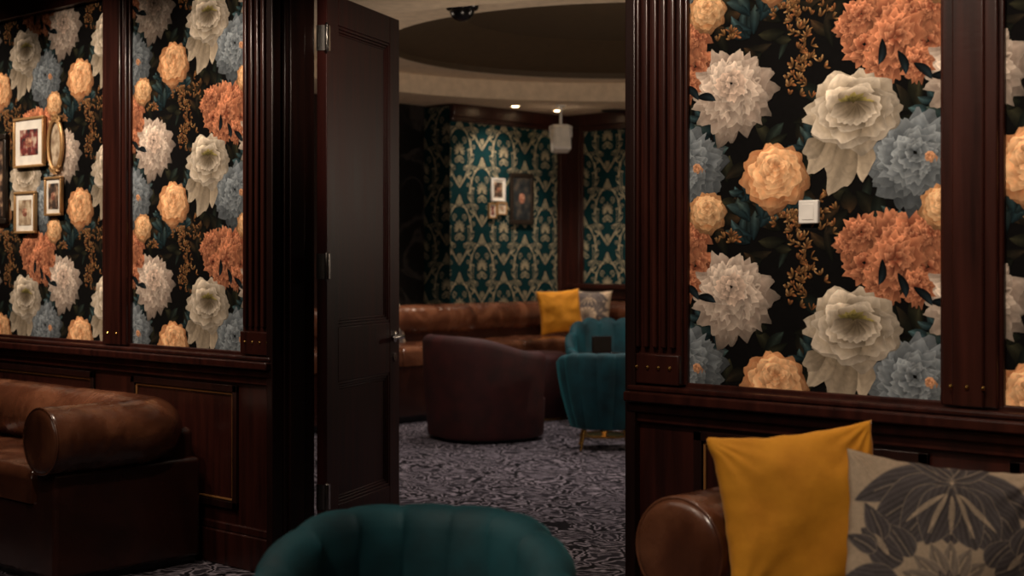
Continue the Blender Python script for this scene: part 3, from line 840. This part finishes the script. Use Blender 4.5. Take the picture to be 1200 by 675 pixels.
# ------------------------------------------------------------------ damask wallpaper (far room)
DW, DH = .60, .72
mv = []; mf = []
def dpoly(pts_l, pts_r):
    o = len(mv)
    for a, b in zip(pts_l, pts_r): mv.append(a); mv.append(b)
    for i in range(len(pts_l) - 1):
        mf.append((o + 2 * i, o + 2 * i + 1, o + 2 * i + 3, o + 2 * i + 2))
def dleaf(cx, cz, a, L, W, mirror=True, cv=0):
    W *= .42
    for sg in ((1, -1) if mirror else (1,)):
        l = []; r_ = []
        for i in range(9):
            t = i / 8; w_ = W * math.sin(math.pi * (t * .94 + .03)) ** .8
            aa = a + cv * t
            px = cx + L * t * math.cos(aa); pz = cz + L * t * math.sin(aa)
            nx, nz = -math.sin(aa), math.cos(aa)
            l.append((sg * (px + nx * w_), pz + nz * w_)); r_.append((sg * (px - nx * w_), pz - nz * w_))
        dpoly(l, r_)
def dscroll(cx, cz, r, a0, turns, w_, mirror=True):
    w_ *= .58
    for sg in ((1, -1) if mirror else (1,)):
        l = []; r_ = []
        N = 26
        for i in range(N + 1):
            t = i / N; a = a0 + turns * 2 * math.pi * t; rr = r * (1 - .78 * t); ww = w_ * (1 - .35 * t)
            l.append((sg * (cx + (rr + ww) * math.cos(a)), cz + (rr + ww) * math.sin(a)))
            r_.append((sg * (cx + (rr - ww) * math.cos(a)), cz + (rr - ww) * math.sin(a)))
        dpoly(l, r_)
def dcurve(pts, w_):
    w_ *= .8
    P = [Vector((p[0], p[1])) for p in pts]; out = []
    for i in range(len(P) - 1):
        p0 = P[max(0, i - 1)]; p1 = P[i]; p2 = P[i + 1]; p3 = P[min(len(P) - 1, i + 2)]
        for k in range(6):
            t = k / 6
            out.append(.5 * ((2 * p1) + (p2 - p0) * t + (2 * p0 - 5 * p1 + 4 * p2 - p3) * t * t + (3 * p1 - p0 - 3 * p2 + p3) * t ** 3))
    out.append(P[-1])
    for sg in (1, -1):
        l = []; r_ = []
        for i, p in enumerate(out):
            d_ = (out[min(len(out) - 1, i + 1)] - out[max(0, i - 1)]).normalized(); n_ = Vector((-d_.y, d_.x)) * w_
            l.append((sg * (p.x + n_.x), p.y + n_.y)); r_.append((sg * (p.x - n_.x), p.y - n_.y))
        dpoly(l, r_)
R_ = math.radians
for k in range(9): dleaf(.0 + .012 * math.cos(R_(90 + (k - 4) * 27)), .012 * math.sin(R_(90 + (k - 4) * 27)), R_(90 + (k - 4) * 27), .08 - .006 * abs(k - 4), .016, mirror=False)
dleaf(0, -.03, R_(-90), .06, .02, False); dleaf(.01, -.03, R_(-50), .05, .012)
dscroll(.04, -.075, .028, R_(180), 1.2, .006); dscroll(.06, .115, .032, R_(-90), 1.25, .006)
dcurve([(0, -.33), (.06, -.26), (.135, -.15), (.152, 0), (.125, .13), (.05, .23), (0, .32)], .005)
dcurve([(.02, -.30), (.09, -.20), (.122, -.08), (.116, .02)], .0028)
for (x, z, a, L) in [(.15, -.02, 55, .08), (.145, .06, 70, .08), (.14, -.10, 20, .08), (.10, -.21, 0, .08), (.11, .15, 100, .07), (.08, .20, 140, .05), (.10, -.20, -70, .07), (.145, .0, -50, .06), (.15, .02, 150, .05), (.125, -.13, 160, .05)]:
    dleaf(x, z, R_(a), L, .014, cv=.5)
dscroll(.075, -.155, .026, R_(0), 1.2, .005); dscroll(.10, .205, .028, R_(180), -1.2, .005); dscroll(.19, .05, .024, R_(180), -1.1, .005); dscroll(.18, -.14, .024, R_(90), 1.1, .005)
dleaf(0, .22, R_(90), .08, .018, False); dleaf(.01, .21, R_(55), .06, .012, cv=.4); dleaf(0, -.22, R_(-90), .09, .016, False); dleaf(.01, -.22, R_(-55), .07, .012, cv=-.4)
mvA = np.array(mv); mfA = np.array(mf)
def damask_paper(name, origin, udir, u0, u1, z0, z1, ndir, parent, phase=0, dim=1.0):
    V = []; F = []; off = 0
    for k in range(-1, int((u1 - u0) / (DW / 2)) + 3):
        for q in range(-1, int((z1 - z0) / DH) + 3):
            cu = u0 + phase + k * DW / 2 + .0; cz = z0 + q * DH + (DH / 2 if k % 2 else 0)
            U = mvA[:, 0] * .98 + cu; Z = mvA[:, 1] * 1.0 + cz
            if U.max() < u0 or U.min() > u1 or Z.max() < z0 or Z.min() > z1: continue
            U = np.clip(U, u0, u1); Z = np.clip(Z, z0, z1)
            lift = .003 + .0006 * (k % 2) + .0012 * (np.arange(len(mvA)) / len(mvA))
            P = np.stack([origin[0] + udir[0] * U + ndir[0] * lift, origin[1] + udir[1] * U + ndir[1] * lift, Z], 1)
            V.append(P); F.append(mfA + off); off += len(P)
    V = np.concatenate(V); F = np.concatenate(F)
    q = V[F]; ar = np.linalg.norm(np.cross(q[:, 2] - q[:, 0], q[:, 3] - q[:, 1]), axis=1); F = F[ar > 1e-8]
    me = bpy.data.meshes.new(name); nb = len(V)
    def pt(u, z): return [origin[0] + udir[0] * u + ndir[0] * .002, origin[1] + udir[1] * u + ndir[1] * .002, z]
    V2 = V.tolist() + [pt(u0, z0), pt(u1, z0), pt(u1, z1), pt(u0, z1)]
    me.from_pydata(V2, [], F.tolist() + [[nb, nb + 1, nb + 2, nb + 3]])
    ca = me.color_attributes.new("Col", 'FLOAT_COLOR', 'POINT')
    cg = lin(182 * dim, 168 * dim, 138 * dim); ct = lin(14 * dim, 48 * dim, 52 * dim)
    ca.data.foreach_set("color", np.array([cg] * nb + [ct] * 4, dtype=np.float32).ravel())
    me.materials.append(PAPER)
    o = bpy.data.objects.new(name, me); COL.objects.link(o); o.parent = parent
dp = empty("damask_wallpaper")
damask_paper("paper_alcove", (AX, 0), (0, 1), AY0, BY - .16, .9, 2.62, (1, 0), dp, .12)
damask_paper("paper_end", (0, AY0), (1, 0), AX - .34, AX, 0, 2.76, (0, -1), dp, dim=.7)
damask_paper("paper_far", (0, BY), (1, 0), AX + .22, -3.0, 1.09, 2.62, (0, -1), dp, .30)

def onA(px):
    a = (px - 600) / 1700; dxx = -.6806 + .7326 * a; dyy = .7326 + .6806 * a; t = AX / dxx
    return CY + dyy * t, 1700 / t
def fr_alc(px0, px1, py0, py1, fm, am, bw, mw, dark=False):
    ya, s0 = onA(px0); yb, s1 = onA(px1); s_ = (s0 + s1) / 2
    z1 = EYE + (304 - py0) / s_; z0 = EYE + (304 - py1) / s_
    picture("picture_frame", abs(yb - ya), z1 - z0, bw, mw, fm, am, (AX + .008, (ya + yb) / 2, (z0 + z1) / 2), math.pi / 2, dark)
fr_alc(574, 590, 209, 236, WHITE, ART2, .018, .02)
fr_alc(571, 580, 238, 256, GOLD, ART1, .015, .015)
fr_alc(581, 592, 237, 252, GOLD, ART3, .015, .015)
fr_alc(596, 623, 203, 263, FRAMEDARK, art_mat("dark_portrait", lin(14, 20, 24), lin(34, 38, 40), lin(80, 70, 60), 12), .04, .005, True)

# ------------------------------------------------------------------ ceiling fittings
def downlight(x, y, z, on=True):
    e = empty("ceiling_downlight", (x, y, z))
    m = MB(); m.lathe([(.055, -.004), (.05, -.012), (.038, -.012), (.036, -.003)], n=28); m.build("bezel", [WHITE if on else BLACK], parent=e)
    m = MB(); m.lathe([(.034, -.0135), (.034, -.0125)], n=24); m.build("lens", [LAMP if on else BLACK], parent=e, smooth=False)
for (lat, dep) in ((.03, 13.55), (.44, 13.95)):
    x_, y_ = CW(lat, dep); downlight(x_, y_, 2.78)
x_, y_ = CW(.98, 14.0)
e = empty("ceiling_vent", (x_, y_, 2.78)); m = MB(); m.lathe([(.12, -.001), (.12, -.008), (.105, -.014), (.01, -.016)], n=36); m.build("grille", [FRAMEDARK], parent=e)  # round ceiling vent with a dark grille
x_, y_ = CW(-.315, 9.15)
e = empty("security_camera_dome", (x_, y_, 2.95))
m = MB(); m.lathe([(.105, 0), (.105, -.02), (.098, -.035), (.08, -.04)], n=40); m.build("housing", [BLACK], parent=e, angle=50)
m = MB(); m.lathe([(.08 * math.cos(a), -.035 - .075 * math.sin(a)) for a in np.linspace(0, 1.55, 10)], n=40); m.build("dome", [BLACK], parent=e, angle=70)
x_, y_ = CW(.455, 13.55)
e = empty("wall_speaker", (x_, y_, 2.78), TH)
m = MB(); m.lathe([(.045, 0), (.045, -.012), (.012, -.016), (.012, -.18)], n=20); m.build("mount", [WHITE], parent=e)
m = MB(); m.tube([(-.10, 0, -.30), (-.10, 0, -.20), (-.06, 0, -.185), (.06, 0, -.185), (.10, 0, -.20), (.10, 0, -.30)], .007, 8, up=(0, 1, 0)); m.build("bracket", [WHITE], parent=e)
m = MB(); m.box(-.085, .085, -.07, .07, -.115, .115); o = m.build("cabinet", [WHITE], parent=e, loc=(0, 0, -.32), rot=(R_(-14), 0, R_(10)), bevel=.02, seg=4)
m = MB(); m.box(-.07, .07, -.078, -.068, -.1, .1); m.build("grille", [MATB], parent=e, loc=(0, 0, -.32), rot=(R_(-14), 0, R_(10)), bevel=.012, seg=3)

# ------------------------------------------------------------------ lights
def spot(loc, target, energy, size=70, blend=.8, col=(1, .78, .56), rad=.06):
    l = bpy.data.lights.new("spot", 'SPOT'); l.energy = energy; l.spot_size = R_(size); l.spot_blend = blend; l.color = col; l.shadow_soft_size = rad
    o = bpy.data.objects.new("spot_light", l); COL.objects.link(o); o.location = loc
    o.rotation_euler = (Vector(target) - Vector(loc)).to_track_quat('-Z', 'Y').to_euler()
def area(loc, target, energy, sx, sy, col=(1, .8, .62)):
    l = bpy.data.lights.new("area", 'AREA'); l.energy = energy; l.shape = 'RECTANGLE'; l.size = sx; l.size_y = sy; l.color = col
    o = bpy.data.objects.new("area_light", l); COL.objects.link(o); o.location = loc
    o.rotation_euler = (Vector(target) - Vector(loc)).to_track_quat('-Z', 'Y').to_euler()
WARM = (1, .81, .64)
for x in (-7.5, -6.4, -5.3):
    spot((x, -1.35, 2.84), (x, 0, 1.7), 122, 70, 1, WARM)
for x in (-2.75, -1.8, -.85):
    spot((x, -1.35, 2.84), (x, 0, 1.7), 94, 70, 1, WARM)
area((-3.5, -3.4, 2.86), (-3.5, -3.4, 0), 24, 3.5, 2.0, WARM)  # soft overhead fill, added without a fitting
spot((-1.0, -2.4, 2.84), (-1.7, -.8, .5), 75, 46, 1, WARM)
spot((-2.45, -.55, 2.84), (-2.25, -.55, .6), 46, 36, 1, WARM, .03)  # added for highlights on the right sofa's roll
spot((-6.6, -.75, 2.84), (-6.3, -.4, .6), 140, 46, 1, WARM, .03)  # added for highlights on the left sofa's roll
spot((-5.2, -.6, 2.84), (-5.5, -.5, .6), 56, 36, 1, WARM, .03)  # added over the left sofa's arm for highlights
spot((-3.9, -2.0, 2.84), (-5.4, -.5, .4), 48, 36, 1, WARM)  # added to brighten the side of the left sofa's base
spot((-2.6, -3.0, 2.84), (-2.4, -1.7, .7), 60, 40, 1, WARM)
spot((-4.0, -.3, 2.5), (-5.05, .6, 1.9), 26, 60, 1, WARM)  # added to brighten the upper door, no fixture
x_, y_ = CW(.03, 13.4); spot((x_, y_, 2.74), (AX, y_ + .2, 1.3), 40, 110, 1, WARM, .04)
x_, y_ = CW(.42, 13.7); spot((x_, y_, 2.74), (x_ - .1, y_ + .1, .6), 64, 80, .9, WARM, .04)
x_, y_ = CW(1.1, 13.2); spot((x_, y_, 2.74), (x_, BY, 1.2), 48, 110, 1, WARM, .05)
x_, y_ = CW(-.7, 12.3); spot((x_, y_, 2.74), (AX + .3, y_, .6), 90, 76, 1, WARM, .04)
for (lat, dep) in ((-.6, 9.6), (.7, 9.0), (.6, 11.2), (-.4, 11.5), (1.6, 10.5), (0, 8.0)):
    x_, y_ = CW(lat, dep); spot((x_, y_, 2.74), (x_, y_, 0), 60, 100, 1, (1, .88, .80), .06)
# upward spots without fixtures, added to brighten the far ceiling
spot((-4.6, 4.6, 1.5), (-7.6, 4.6, 2.9), 90, 110, 1, WARM, .15)
spot((-5.2, 1.6, 1.5), (-6.6, 3.0, 2.9), 34, 110, 1, WARM, .15)
l = bpy.data.lights.new("fill_point", 'POINT'); l.energy = 36; l.color = WARM; l.shadow_soft_size = .15  # fill light added out of view, no lamp hangs here
o = bpy.data.objects.new("fill_point_light", l); COL.objects.link(o); o.location = (-4.2, 5.2, 1.9)
l = bpy.data.lights.new("fill_point", 'POINT'); l.energy = 18; l.color = WARM; l.shadow_soft_size = .15  # second added fill light, also without a lamp
o = bpy.data.objects.new("fill_point_light", l); COL.objects.link(o); o.location = (-8.2, 2.0, 2.2)

wd = bpy.data.worlds.new("world"); S.world = wd; wd.use_nodes = True
wd.node_tree.nodes["Background"].inputs[0].default_value = (.02, .017, .015, 1)
wd.node_tree.nodes["Background"].inputs[1].default_value = 0.3
S.view_settings.view_transform = 'Standard'
S.view_settings.look = 'None'
